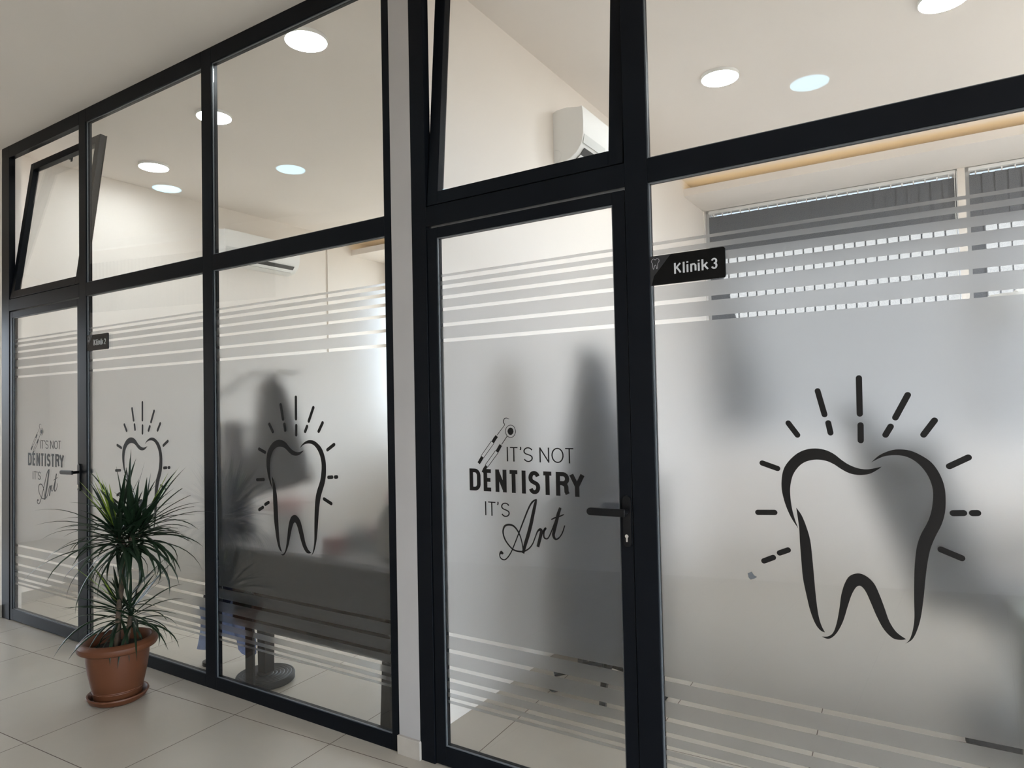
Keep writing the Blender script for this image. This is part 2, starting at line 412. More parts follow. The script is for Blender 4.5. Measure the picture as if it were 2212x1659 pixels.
# ------------------------------------------------------------------ lamps
def lamp_src(z):
    r = empty('ceiling_lamp', (0, 0, z))
    m = MB().lathe([(0.1065, z-0.020), (0.1085, z-0.021), (0.1105, z-0.014), (0.1105, z), (0.1065, z)], 0, 0, 48, True)
    m.build('lamp_rim', 'white', r, loc=(0, 0, z), smooth=True)
    return r
def lamp(src, dm, x, y, z, lab):
    c = src if not src.get('used') else copy_tree(src)
    src['used'] = 1
    c.location = (x, y, z); thing(c, lab, 'ceiling lamp', 'round ceiling lamps')
    return c
LS = lamp_src(ZR)
MB().lathe([(0.001, ZR-0.026), (0.06, ZR-0.025), (0.106, ZR-0.021), (0.106, ZR-0.015), (0.001, ZR-0.015)], 0, 0, 48).build('diffuser', 'lamp', LS, loc=(0, 0, ZR), smooth=True)
HS = lamp_src(ZC)
MB().lathe([(0.001, ZC-0.026), (0.06, ZC-0.025), (0.106, ZC-0.021), (0.106, ZC-0.015), (0.001, ZC-0.015)], 0, 0, 48).build('diffuser', 'halllamp', HS, loc=(0, 0, ZC), smooth=True)
for x, y, lab in [(-2.735, 0.325, 'large bright round ceiling lamp seen at the top of the pane left of the pillar'),
                  (-3.970, 0.620, 'bright round ceiling lamp crossed by the middle mullion of the left partition'),
                  (-5.192, 0.914, 'bright round ceiling lamp nearest the tilted window over the far left door'),
                  (-1.020, 2.010, 'bright round ceiling lamp above the Klinik 3 plate'),
                  (0.120, 1.830, 'bright round ceiling lamp cut by the top edge of the picture')]:
    lamp(LS, None, x, y, ZR, lab)
for x, y, lab in [(-5.355, -1.09, 'pale blue hall lamp mirrored in the upper pane beside the tilted far left window'),
                  (-4.161, -1.377, 'pale blue hall lamp mirrored in the upper pane left of the pillar'),
                  (-2.967, -1.66, 'hall ceiling lamp third from the added daylight opening, outside the picture'),
                  (-1.770, -1.95, 'hall ceiling lamp fourth from the added daylight opening, outside the picture'),
                  (-0.548, -2.16, 'pale blue hall lamp mirrored in the upper right pane')]:
    lamp(HS, None, x, y, ZC, lab)

# ------------------------------------------------------------------ glass partitions
YF, YB = 0.0, 0.038
ZB, ZA, ZI = 2.12, 2.20, 3.195
m = MB()
m.box(-5.5066, -5.3926, YF, YB, 0, ZC)
m.box(-4.4316, -4.3476, YF, YB, 0, ZC).box(-3.1661, -3.0817, YF, YB, 0, ZC).box(-1.9036, -1.8633, YF, YB, 0, ZC)
for a, b in [(-5.3926, -4.4316), (-4.3476, -3.1661), (-3.0817, -1.9036)]:
    m.box(a, b, YF, YB, ZI, ZC).box(a, b, YF, YB, ZB, ZA)
for a, b in [(-4.3476, -3.1661), (-3.0817, -1.9036)]: m.box(a, b, YF, YB, 0, 0.062)
struct(m.build('trim_left_frame', 'alu', bevel=0.0015), 'dark aluminium frame of the left partition')
XE = 0.45
m = MB()
m.box(-1.7543, -1.6807, YF, YB, 0, ZC).box(-0.8281, -0.7485, YF, YB, 0, ZC).box(XE, XE+0.08, YF, YB, 0, ZC).box(1.67, 1.75, YF, YB, 0, ZC)
for a, b in [(-1.6807, -0.8281), (-0.7485, XE), (XE+0.08, 1.67)]:
    m.box(a, b, YF, YB, ZI, ZC).box(a, b, YF, YB, ZB, ZA)
for a, b in [(-0.7485, XE), (XE+0.08, 1.67)]: m.box(a, b, YF, YB, 0, 0.062)
struct(m.build('trim_right_frame', 'alu', bevel=0.0015), 'dark aluminium frame of the right partition')

FILM = [(1.914, 1.924), (1.881, 1.898), (1.839, 1.866), (1.791, 1.825), (1.730, 1.778), (1.668, 1.716), (0.518, 1.654),
        (0.454, 0.504), (0.389, 0.439), (0.341, 0.375), (0.299, 0.327), (0.267, 0.284), (0.243, 0.254)]
def pane(r, x0, x1, z0, z1, film=False, bead=True):
    MB().box(x0+0.001, x1-0.001, 0.012, 0.018, z0+0.001, z1-0.001).build('glass_pane', 'glass', r)
    if film:
        m = MB()
        for a, b in FILM: m.box(x0+0.004, x1-0.004, 0.0185, 0.0190, a, b)
        m.build('frosted_film', 'film', r, label='frosted film with clear stripes')
    if bead:
        m = MB().box(x0, x0+0.004, 0.007, 0.012, z0, z1).box(x1-0.004, x1, 0.007, 0.012, z0, z1)
        m.box(x0+0.004, x1-0.004, 0.007, 0.012, z0, z0+0.004).box(x0+0.004, x1-0.004, 0.007, 0.012, z1-0.004, z1)
        m.build('gasket', 'bead', r)
def window(x0, x1, z0, z1, film=False):
    wn[0] += 1
    r = struct(empty('window_%d' % wn[0], ((x0+x1)/2, 0.015, z0)))
    pane(r, x0, x1, z0, z1, film); return r
window(-4.3476, -3.1661, ZA, ZI); window(-3.0817, -1.9036, ZA, ZI); window(-0.7485, XE, ZA, ZI); window(XE+0.08, 1.67, ZA, ZI)
WL1 = window(-4.3476, -3.1661, 0.062, ZB, True)
WL2 = window(-3.0817, -1.9036, 0.062, ZB, True)
WR = window(-0.7485, XE, 0.062, ZB, True)
WR2 = window(XE+0.08, 1.67, 0.062, ZB, True)

# bottom-hung tilted windows over the doors
def hopper(x0, x1, ang, lab):
    wn[0] += 1
    r = struct(empty('window_%d' % wn[0], ((x0+x1)/2, 0.012, ZA+0.002)), lab)
    z0, z1 = ZA+0.004, ZI-0.002
    L, Rr, Y0, Y1, fw = x0+0.006, x1-0.006, 0.002, 0.040, 0.052
    m = MB().box(L, L+fw, Y0, Y1, z0, z1).box(Rr-fw, Rr, Y0, Y1, z0, z1).box(L+fw, Rr-fw, Y0, Y1, z0, z0+fw).box(L+fw, Rr-fw, Y0, Y1, z1-fw, z1)
    m.box(Rr-0.002, Rr+0.010, Y1-0.003, Y1, z0, z1).box(L-0.010, L+0.002, Y1-0.003, Y1, z0, z1)
    m.build('sash', 'alu', r, bevel=0.0015)
    MB().box(L+fw, Rr-fw, 0.018, 0.024, z0+fw, z1-fw).build('glass_pane', 'glass', r)
    m = MB().box(Rr-0.030, Rr-0.014, Y1, Y1+0.004, z1-0.34, z1-0.01).lathe([(0.006, 0), (0.006, 0.001)], 0, 0, 6)
    m.build('stay_arm', 'chrome', r)
    m = MB().box((x0+x1)/2-0.02, (x0+x1)/2+0.02, Y1, Y1+0.014, z1-0.045, z1-0.01).box((x0+x1)/2-0.008, (x0+x1)/2+0.008, Y1+0.014, Y1+0.02, z1-0.06, z1-0.02)
    m.build('catch', 'black', r)
    r.rotation_euler.x = -ang
hopper(-5.3926, -4.4316, math.radians(7.6), 'small window tilted inwards over the far left door')
hopper(-1.6807, -0.8281, math.radians(5.0), 'small window tilted inwards over the door right of the pillar')

# doors
def door(name, x0, x1, gx0, gx1, lx, lab, back_w=0.028, ll=0.113):
    r = struct(empty(name, ((x0+x1)/2, 0.015, 0)), lab)
    g0, g1 = 0.080, 2.070
    a, b = x0+0.004, x1-0.003
    m = MB().box(a, gx0, 0.003, YB, 0.006, 2.112).box(gx1, b, 0.003, YB, 0.006, 2.112).box(gx0, gx1, 0.003, YB, 0.006, g0).box(gx0, gx1, 0.003, YB, g1, 2.112)
    m.build('door_frame', 'alu', r, bevel=0.0015)
    pane(r, gx0, gx1, g0, g1, True)
    h = MB()
    # backplate, neck and lever
    bp = []
    for k in range(24):
        t = 2*math.pi*k/24; bp.append((lx+0.5*back_w*math.cos(t), (1.045 + (0.035 if math.sin(t) >= 0 else -0.105)) + 0.5*back_w*math.sin(t)))
    h.prism(bp, -0.007, 0.003)
    hh = h.build('handle_plate', 'black', r, bevel=0.001)
    h = MB().tube([(lx, -0.005, 1.043), (lx, -0.046, 1.043)], 0.009, 12)
    lev = [(-0.0078, 0), (-0.0055, 0.0055), (0, 0.0078), (0.0055, 0.0055)]
    pts = []
    for k in range(9):
        t = math.pi/2 + math.pi*k/8; pts.append((lx-ll+0.0125*math.cos(t), 1.0415+0.0125*math.sin(t)))
    pts += [(lx+0.012, 1.0310), (lx+0.012, 1.0560)]
    h.prism(pts, -0.052, -0.040)
    h.build('door_handle', 'black', r, bevel=0.003)
    k = MB(); z = 0.962
    ci = [(lx+0.0062*math.cos(2*math.pi*i/16), z+0.0062*math.sin(2*math.pi*i/16)) for i in range(16)]
    k.prism(ci, -0.0115, -0.007).prism([(lx-0.0032, z-0.0045), (lx+0.0032, z-0.0045), (lx+0.0032, z-0.017), (lx+0.0015, z-0.019), (lx-0.0015, z-0.019), (lx-0.0032, z-0.017)], -0.0105, -0.007)
    k.build('lock_cylinder', 'chrome', r)
    return r
D1 = door('door_1', -5.3926, -4.4316, -5.350, -4.462, -4.432, 'far left glass door with black frame', ll=0.125)
D2 = door('door_2', -1.6807, -0.8281, -1.630, -0.876, -0.848, 'glass door with black frame between the pillar and the right pane')

# ------------------------------------------------------------------ decals
TAB = {"TOOTH":{"A":[[-0.173,1.026],[-0.192,1.057],[-0.207,1.096],[-0.215,1.136],[-0.214,1.17],[-0.207,1.199],[-0.192,1.222],[-0.17,1.243],[-0.146,1.255],[-0.12,1.259],[-0.094,1.255],[-0.072,1.244],[-0.052,1.227],[-0.033,1.214],[-0.009,1.205],[0.015,1.204],[0.046,1.212],[0.034,1.202],[0.015,1.191],[-0.01,1.187],[-0.034,1.191],[-0.056,1.203],[-0.073,1.215],[-0.093,1.224],[-0.118,1.227],[-0.145,1.221],[-0.166,1.206],[-0.183,1.18],[-0.191,1.148],[-0.192,1.12],[-0.189,1.086],[-0.182,1.053]],"B":[[0.021,1.223],[0.04,1.242],[0.064,1.255],[0.087,1.26],[0.115,1.257],[0.141,1.244],[0.163,1.226],[0.179,1.199],[0.189,1.166],[0.191,1.131],[0.188,1.095],[0.179,1.063],[0.165,1.032],[0.153,1.0],[0.145,0.963],[0.139,0.921],[0.133,0.869],[0.125,0.816],[0.115,0.779],[0.103,0.753],[0.087,0.739],[0.096,0.75],[0.102,0.766],[0.107,0.788],[0.11,0.814],[0.111,0.866],[0.113,0.918],[0.116,0.96],[0.122,1.002],[0.132,1.034],[0.146,1.063],[0.156,1.09],[0.162,1.124],[0.163,1.155],[0.156,1.185],[0.142,1.211],[0.123,1.231],[0.101,1.242],[0.075,1.244],[0.049,1.239]],"C":[[-0.177,1.086],[-0.163,1.065],[-0.151,1.032],[-0.142,0.994],[-0.138,0.944],[-0.135,0.889],[-0.132,0.834],[-0.127,0.784],[-0.12,0.755],[-0.111,0.737],[-0.123,0.741],[-0.136,0.758],[-0.148,0.792],[-0.157,0.836],[-0.165,0.885],[-0.168,0.941],[-0.17,0.986],[-0.171,1.031]],"D":[[-0.12,0.724],[-0.104,0.727],[-0.09,0.74],[-0.08,0.769],[-0.072,0.809],[-0.066,0.848],[-0.056,0.882],[-0.043,0.904],[-0.022,0.914],[-0.002,0.909],[0.017,0.891],[0.03,0.86],[0.041,0.825],[0.051,0.792],[0.067,0.766],[0.089,0.751],[0.075,0.747],[0.057,0.749],[0.037,0.769],[0.021,0.801],[0.008,0.836],[-0.003,0.864],[-0.012,0.877],[-0.02,0.88],[-0.029,0.873],[-0.04,0.851],[-0.051,0.817],[-0.063,0.777],[-0.078,0.745],[-0.093,0.726],[-0.106,0.72]]},"RAYS":[[[-0.002,1.457],[-0.003,1.357]],[[-0.002,1.326],[-0.003,1.283]],[[-0.109,1.424],[-0.093,1.356]],[[-0.084,1.332],[-0.079,1.304]],[[0.114,1.407],[0.083,1.346]],[[0.071,1.322],[0.058,1.299]],[[-0.191,1.332],[-0.167,1.297]],[[0.173,1.338],[0.147,1.3]],[[-0.268,1.213],[-0.225,1.198]],[[0.244,1.242],[0.202,1.218]],[[-0.285,1.065],[-0.237,1.068]],[[0.206,1.096],[0.229,1.098]],[[0.248,1.099],[0.259,1.1]],[[-0.203,0.961],[-0.227,0.95]],[[-0.245,0.935],[-0.272,0.922]],[[0.176,0.999],[0.221,0.981]]],"ART":{"a1":[[0.145,0.85,0.0074],[0.137,0.856,0.0093],[0.13,0.845,0.0046],[0.135,0.833,0.0042],[0.15,0.829,0.0042],[0.164,0.838,0.0042],[0.18,0.859,0.0042],[0.194,0.886,0.0042],[0.216,0.933,0.0046],[0.24,0.985,0.0056],[0.262,1.03,0.006],[0.278,1.051,0.0065],[0.294,1.06,0.0046]],"a2":[[0.294,1.06,0.0037],[0.288,1.043,0.0111],[0.278,1.006,0.013],[0.267,0.965,0.0139],[0.255,0.928,0.0139],[0.242,0.893,0.013],[0.232,0.861,0.0102]],"a3":[[0.233,0.864,0.0037],[0.23,0.891,0.0042],[0.223,0.918,0.0046],[0.21,0.942,0.0056],[0.193,0.957,0.0065],[0.173,0.96,0.007],[0.156,0.954,0.007],[0.148,0.939,0.0065],[0.148,0.923,0.006],[0.156,0.903,0.0056],[0.172,0.884,0.0051],[0.191,0.87,0.0051],[0.215,0.866,0.0056],[0.237,0.869,0.0056],[0.258,0.881,0.0046],[0.274,0.9,0.0042],[0.286,0.926,0.0042],[0.295,0.945,0.0056],[0.304,0.953,0.0084]],"r1":[[0.297,0.949,0.0046],[0.306,0.953,0.0102],[0.311,0.946,0.0121],[0.305,0.923,0.0121],[0.295,0.89,0.0111]],"r2":[[0.301,0.903,0.0037],[0.311,0.933,0.0042],[0.323,0.954,0.0056],[0.329,0.959,0.0074],[0.322,0.947,0.0065],[0.32,0.933,0.0065],[0.324,0.924,0.0056],[0.335,0.923,0.0046],[0.345,0.936,0.0042],[0.358,0.963,0.0042],[0.372,0.995,0.0046]],"t1":[[0.39,1.036,0.0093],[0.381,1.013,0.0121],[0.373,0.986,0.0121],[0.365,0.959,0.0121],[0.36,0.939,0.0111],[0.364,0.927,0.0084],[0.372,0.924,0.0056],[0.384,0.932,0.0042],[0.396,0.949,0.0042],[0.406,0.975,0.0037]],"t2":[[0.353,0.992,0.0037],[0.367,0.999,0.0046],[0.385,1.005,0.0046],[0.403,1.013,0.0037]],"hook":[[0.184,1.349,0.0019],[0.173,1.353,0.0023],[0.164,1.351,0.0028],[0.16,1.344,0.0033],[0.16,1.335,0.0033],[0.163,1.327,0.0019],[0.147,1.309,0.0019],[0.13,1.29,0.0023]],"h1a":[[0.128,1.286,0.0121],[0.118,1.275,0.013],[0.109,1.262,0.013]],"h1l":[[0.103,1.267,0.0019],[0.055,1.211,0.0019]],"h1r":[[0.114,1.258,0.0019],[0.066,1.203,0.0019]],"h1b":[[0.061,1.207,0.013],[0.051,1.193,0.013],[0.043,1.182,0.0121]],"m1":[[0.174,1.286,0.0023],[0.149,1.255,0.0023]],"h2a":[[0.145,1.253,0.0121],[0.136,1.24,0.013],[0.127,1.227,0.013]],"h2l":[[0.121,1.232,0.0019],[0.073,1.177,0.0019]],"h2r":[[0.132,1.223,0.0019],[0.084,1.169,0.0019]],"h2b":[[0.079,1.173,0.0121],[0.069,1.161,0.0121],[0.061,1.148,0.0111]],"ring":[[0.211,1.304,0.0019],[0.21,1.298,0.0019],[0.208,1.293,0.0019],[0.204,1.288,0.0019],[0.2,1.284,0.0019],[0.194,1.282,0.0019],[0.189,1.281,0.0019],[0.183,1.282,0.0019],[0.178,1.284,0.0019],[0.173,1.288,0.0019],[0.17,1.292,0.0019],[0.168,1.298,0.0019],[0.167,1.304,0.0019],[0.168,1.31,0.0019],[0.17,1.316,0.0019],[0.174,1.32,0.0019],[0.179,1.324,0.0019],[0.184,1.326,0.0019],[0.19,1.327,0.0019],[0.195,1.326,0.0019],[0.201,1.324,0.0019],[0.205,1.32,0.0019],[0.208,1.316,0.0019],[0.21,1.31,0.0019],[0.211,1.304,0.0019]]},"DISC":[[0.202,1.304],[0.201,1.3],[0.199,1.296],[0.196,1.293],[0.193,1.291],[0.189,1.29],[0.185,1.291],[0.181,1.293],[0.179,1.296],[0.177,1.3],[0.176,1.304],[0.177,1.308],[0.179,1.312],[0.182,1.315],[0.186,1.317],[0.189,1.318],[0.193,1.317],[0.197,1.315],[0.2,1.312],[0.201,1.308]]}
def tooth(parent, cx, lab):
    m = MB()
    for k, pts in TAB['TOOTH'].items():
        tips = {'A': (0, 16), 'B': (0, 20), 'C': (0, 9), 'D': (0, 15)}[k]
        m.prism([(cx+p[0], p[1]) for p in smooth_curve(pts, True, 4, tips)], 0.0112, 0.0118)
    for (ax, az), (bx, bz) in TAB['RAYS']:
        r = 0.0078; a = math.atan2(bz-az, bx-ax); poly = []
        for k in range(9): t = a+math.pi/2+math.pi*k/8; poly.append((cx+ax+r*math.cos(t), az+r*math.sin(t)))
        for k in range(9): t = a-math.pi/2+math.pi*k/8; poly.append((cx+bx+r*math.cos(t), bz+r*math.sin(t)))
        m.prism(poly, 0.0112, 0.0118)
    m.build('tooth_decal', 'vinyl', parent, tri=True, label=lab)
tooth(WL1, -3.752, 'black tooth outline with rays, partly behind the plant')
tooth(WL2, -2.474, 'black tooth outline with rays, middle of the three')
tooth(WR, -0.150, 'large black tooth outline with rays, rightmost')
tooth(WR2, 1.10, 'black tooth outline with rays beyond the picture edge')

# stroke glyphs: unit cell, x 0..1, y 0..1
def arc(cx, cy, rx, ry, a0, a1, n=12):
    return [(cx+rx*math.cos(math.radians(a0+(a1-a0)*i/n)), cy+ry*math.sin(math.radians(a0+(a1-a0)*i/n))) for i in range(n+1)]
SS = arc(.5, .74, .5, .26, 20, 180, 10) + [(.04, .64), (.2, .56)] + [(.8, .44), (.96, .36)] + arc(.5, .26, .5, .26, 0, -160, 10)
GL = {
 'I': [[(.5, 0), (.5, 1)]], 'T': [[(0, 1), (1, 1)], [(.5, 0), (.5, 1)]],
 'S': [SS], 'N': [[(0, 0), (0, 1)], [(0, 1), (1, 0)], [(1, 0), (1, 1)]],
 'O': [arc(.5, .5, .5, .5, 0, 360, 28)], 'E': [[(0, 0), (0, 1)], [(0, 1), (1, 1)], [(0, .52), (.9, .52)], [(0, 0), (1, 0)]],
 'D': [[(0, 0), (0, 1)], [(0, 1), (.5, 1)]+arc(.5, .72, .5, .28, 90, 0, 6)[1:]+arc(.5, .28, .5, .28, 0, -90, 6)+[(0, 0)]],
 'R': [[(0, 0), (0, 1)], [(0, 1), (.55, 1)]+arc(.55, .77, .42, .23, 90, -90, 8)[1:]+[(0, .54)], [(.5, .53), (.78, .46), (.86, .36), (.88, .12), (1, 0)]],
 'Y': [[(0, 1), (.5, .42)], [(1, 1), (.5, .42)], [(.5, .45), (.5, 0)]],
 "'": [[(.6, 1.02), (.7, .9), (.2, .80)]],
 'K': [[(0, 0), (0, 1)], [(.95, 1), (.05, .45)], [(.3, .62), (1, 0)]],
 'l': [[(.5, 0), (.5, 1.0)]], 'i': [[(.5, 0), (.5, .74)], [(.5, .88), (.5, 1.0)]],
 'n': [[(0, 0), (0, .74)], [(.05, .60), (.3, .72), (.72, .72), (1, .56), (1, 0)]],
 'k': [[(0, 0), (0, 1)], [(.9, .72), (.05, .32)], [(.35, .45), (1, 0)]],
 '3': [arc(.5, .76, .48, .24, 165, -65, 10)+[(.42, .53)], [(.42, .53)]+arc(.5, .27, .5, .27, 65, -165, 10)],
 '2': [arc(.5, .72, .46, .28, 170, -20, 9)+[(.75, .42), (.08, .04)], [(0, 0), (1, 0)]],
}
def glyph(m, ch, x0, x1, z0, h, wx, wz, y0=0.0112, y1=0.0118):
    a, b = x0+wx/2, x1-wx/2
    if ch in 'Ili': a = b = (x0+x1)/2
    for st in GL[ch]:
        pts = []
        for u, v in st:
            zz = z0 + (wz/2 + v*(h-wz) if ch not in "Iil'" and not (len(st) == 2 and st[0][0] == st[1][0]) else v*h)
            pts.append((a+u*(b-a), zz))
        ribbon(m, pts, wx, wz, y0, y1)
def slogan(parent, ox, dz):
    m = MB()
    for ch, a, b in zip('DENTISTRY', (-.001, .064, .118, .173, .2335, .262, .316, .375, .428), (.050, .106, .167, .223, .2495, .310, .365, .429, .488)):
        h0, h1 = 1.078, 0.0835
        if ch in 'TY':
            glyph(m, ch, ox+a, ox+b, h0+dz, h1, .0165, .0145)
        else: glyph(m, ch, ox+a, ox+b, h0+dz, h1, .0165, .0145)
    for ch, a, b in zip("IT'SNOT", (.171, .183, .226, .243, .310, .359, .412), (.176, .220, .235, .282, .350, .408, .449)):
        glyph(m, ch, ox+a, ox+b, 1.193+dz, .0535, .0050, .0040)
    for ch, a, b in zip("IT'S", (.068, .080, .122, .141), (.074, .118, .131, .178)):
        glyph(m, ch, ox+a, ox+b, .9875+dz, .0525, .0050, .0040)
    for k, v in TAB['ART'].items():
        pts = [(ox+p[0], p[1]+dz, p[2]) for p in v]
        if k in ('a1', 'a2', 'a3', 'r1', 'r2', 't1', 't2', 'hook'): pts = smooth_curve(pts, False, 4)
        ribbon(m, pts, .004)
    m.prism([(ox+p[0], p[1]+dz) for p in TAB['DISC']], 0.0112, 0.0118)
    bx, bz, _ = TAB['ART']['a1'][1]
    m.prism([(ox+bx+.001+.0052*math.cos(t*math.pi/8), bz+dz-.002+.0058*math.sin(t*math.pi/8)) for t in range(16)], 0.0112, 0.0118)
    m.build('slogan_decal', 'vinyl', parent, label='black slogan lettering with two dental tools', tri=True)
slogan(D1, -5.138, -0.016)
slogan(D2, -1.495, 0.0)

# clinic number plates
def plate(x0, num, lab):
    r = thing(empty('door_plate', (x0, 0.004, 1.78)), lab, 'sign', 'clinic number plates')
    z0, z1, x1, R_ = 1.780, 1.876, x0+0.242, 0.008
    pts = [(x0, z0), (x1-R_, z0)] + [(x1-R_+R_*math.cos(t), z0+R_+R_*math.sin(t)) for t in [math.radians(-90+15*k) for k in range(1, 7)]]
    pts += [(x1-R_+R_*math.cos(t), z1-R_+R_*math.sin(t)) for t in [math.radians(15*k) for k in range(0, 7)]] + [(x0, z1)]
    MB().prism(pts, 0.004, 0.0100).build('plate_body', 'plate', r, bevel=0.0006)
    MB().prism([(x0, z0+0.001), (x0+0.0045, z0+0.001), (x0+0.012, z0+0.030), (x0+0.070, z1-0.001), (x0, z1-0.001)], 0.0034, 0.004).build('grey_corner', 'plate2', r, label='charcoal corner')
    m = MB()
    for ch, a, b in zip('Klinik', (.080, .1085, .1205, .1325, .1565, .1685), (.104, .1145, .1265, .1520, .1625, .191)):
        glyph(m, ch, x0+a, x0+b, z0+.030, .0345, .0058, .0045, 0.0034, 0.004)
    glyph(m, num, x0+.198, x0+.2175, z0+.030, .0345, .0058, .0045, 0.0034, 0.004)
    m.build('lettering', 'silver', r, label='silver lettering')
    c = [(.017, .083), (.012, .0865), (.006, .0835), (.0045, .077), (.0075, .071), (.0085, .060), (.0105, .053), (.0130, .058), (.0150, .064), (.0175, .066), (.0195, .064), (.0205, .058), (.0220, .053), (.0245, .060), (.0260, .071), (.0300, .077), (.0290, .0835), (.0235, .0865)]
    pts = smooth_curve([(x0+.001+a, z0+b) for a, b in c], True, 3); pts.append(pts[0])
    m = MB(); ribbon(m, pts, .0009, .0009, 0.0030, 0.0034); m.build('tooth_symbol', 'silver', r, label='small silver tooth outline')
plate(-4.345, '2', 'small black plate reading Klinik 2 beside the far left door')
plate(-0.748, '3', 'black plate reading Klinik 3 beside the right door')
# torn spot and dirt on the right film
m = MB().prism([(-.470, .880), (-.458, .886), (-.452, .876), (-.443, .872), (-.452, .866), (-.462, .862), (-.468, .868)], 0.0112, 0.0117)
m.build('torn_spot', 'bead', WR, tri=True, label='small torn grey spot in the film')

# ------------------------------------------------------------------ potted plant
PX, PY = -3.425, -0.300
m = MB().lathe([(0.001, 0.0), (0.108, 0.0), (0.124, 0.010), (0.131, 0.024), (0.136, 0.030), (0.134, 0.036), (0.127, 0.036), (0.122, 0.028), (0.112, 0.010), (0.001, 0.008)], PX, PY, 56)
o = m.build('plant_saucer', 'terra', loc=None, smooth=True); thing(o, 'round terracotta saucer on the tiles under the plant pot', 'saucer')
PP = thing(empty('potted_plant', (PX, PY, 0.010)), 'spiky dark green dragon tree in a terracotta pot before the left glass pane', 'potted plant')
prof = [(0.001, 0.012), (0.100, 0.012), (0.106, 0.020), (0.1085, 0.050), (0.1105, 0.053), (0.1095, 0.056), (0.1118, 0.060), (0.1108, 0.063), (0.1130, 0.067), (0.120, 0.100), (0.130, 0.150), (0.1365, 0.200),
        (0.1395, 0.245), (0.140, 0.250), (0.158, 0.249), (0.172, 0.256), (0.1775, 0.268), (0.175, 0.282), (0.163, 0.293), (0.152, 0.2975), (0.147, 0.297), (0.143, 0.288), (0.134, 0.235), (0.001, 0.232)]
MB().lathe(prof, PX, PY, 64).build('pot', 'terra', PP, smooth=True)
rnd = random.Random(5)
MB().lathe([(0.134, 0.233), (0.130, 0.246), (0.08, 0.250), (0.001, 0.252)], PX, PY, 40).build('soil', 'soil', PP, smooth=True)
ux, uy = 0.46, 0.89        # across the view of the plant
def P(a, b, z): return (PX + a*ux - b*uy, PY + a*uy + b*ux, z)
stems = [([P(-.005, 0, .24), P(.0, .005, .36), P(.008, .0, .46), P(.02, -.01, .56), P(.035, 0, .66), P(.03, .01, .74), P(.0, .01, .79)], .012),
         ([P(.033, .0, .64), P(.05, -.01, .72), P(.062, -.01, .79)], .010),
         ([P(.05, -.01, .70), P(.08, .01, .76), P(.108, .02, .81)], .009),
         ([P(.0, .03, .24), P(.005, .035, .33), P(.008, .03, .41)], .011),
         ([P(.03, -.03, .24), P(.045, -.03, .33), P(.055, -.03, .40)], .011)]
for pts, r in stems:
    MB().tube(smooth_curve(pts, False, 4), r, 12).build('stem', 'bark', PP, smooth=True)
def leaf(m, base, az, el, L, wd, droop, tw=0.0):
    n = 9; p = Vector(base); vs = []
    e = el; 
    for i in range(n+1):
        s = i/n
        e = el - droop*s**1.6
        d = Vector((math.cos(az)*math.cos(e), math.sin(az)*math.cos(e), math.sin(e)))
        side = Vector((-math.sin(az+tw), math.cos(az+tw), 0)); nrm = side.cross(d).normalized()
        wv = wd*(0.55+1.1*s if s < .35 else 0.935*(1-((s-.35)/.65)**1.7))*0.5 + 0.0003
        vs += [p + side*wv + nrm*wv*0.35, p.copy(), p - side*wv + nrm*wv*0.35]
        p = p + d*(L/n)
    th = Vector((0, 0, -0.0006))
    k = len(vs); fs = []
    for i in range(n):
        a = 3*i
        fs += [(a, a+1, a+4, a+3), (a+1, a+2, a+5, a+4)]
    m.add(vs, fs)
def crown(c, nd, nu, Lr, seed, young=None, droopmax=2.2, wd=.021):
    rn = random.Random(seed); m = MB()
    for i in range(nd):
        az = 2.399*i + rn.uniform(-.5, .5); f = (i+.5)/nd
        el = math.radians(75 - 95*f**0.8) + rn.uniform(-.3, .3)
        L = rn.uniform(*Lr)*rn.choice((.85, 1, 1.08))*(0.85+.25*math.sin(math.pi*f)); dr = (0.15 + droopmax*f)*rn.uniform(.5, 1.1)
        b = (c[0]+rn.uniform(-.008, .008), c[1]+rn.uniform(-.008, .008), c[2]+.03-.09*f)
        leaf(m, b, az, el, L, wd*rn.uniform(.75, 1.25), dr, rn.uniform(-.5, .5))
    m.build('leaf_crown', 'leaf', PP, smooth=True)
    if young:
        m = MB()
        for az, el, L in young:
            leaf(m, (c[0], c[1], c[2]+.035), az+rn.uniform(-.1, .1), math.radians(el), L*1.25, .022, rn.uniform(0, .25))
        m.build('young_leaves', 'young', PP, smooth=True, label='bright yellow-green young leaves')
A0 = math.atan2(uy, ux)      # azimuth pointing to picture right
crown(P(0, 0, .79), 58, 0, (.26, .40), 11, [(A0+math.pi, 62, .24), (A0+math.pi+.5, 68, .22), (A0+math.pi-.4, 72, .25), (A0+math.pi-.1, 80, .20), (A0+2.6, 74, .21), (A0+math.pi+.2, 56, .22), (A0+4.0, 78, .19)])
crown(P(.062, -.01, .79), 58, 0, (.26, .40), 12)
crown(P(.108, .02, .81), 40, 0, (.24, .38), 13, [(A0, 58, .26), (A0+.3, 64, .22), (A0-.4, 66, .2)])
crown(P(.01, .03, .42), 34, 0, (.22, .34), 14, [(A0+math.pi, 50, .24), (A0+2.7, 60, .18)], 1.9, .018)
crown(P(.058, -.03, .41), 34, 0, (.22, .34), 15, None, 1.9, .018)
m = MB()
for k, (a, el, L) in enumerate([(A0+1.2, 86, .42), (A0-1.4, 84, .38), (A0+2.5, 82, .34), (A0, 80, .36)]): leaf(m, P(.045, 0, .80), a, math.radians(el), L, .017, .12)
m.build('leaf_crown', 'leaf', PP, smooth=True)

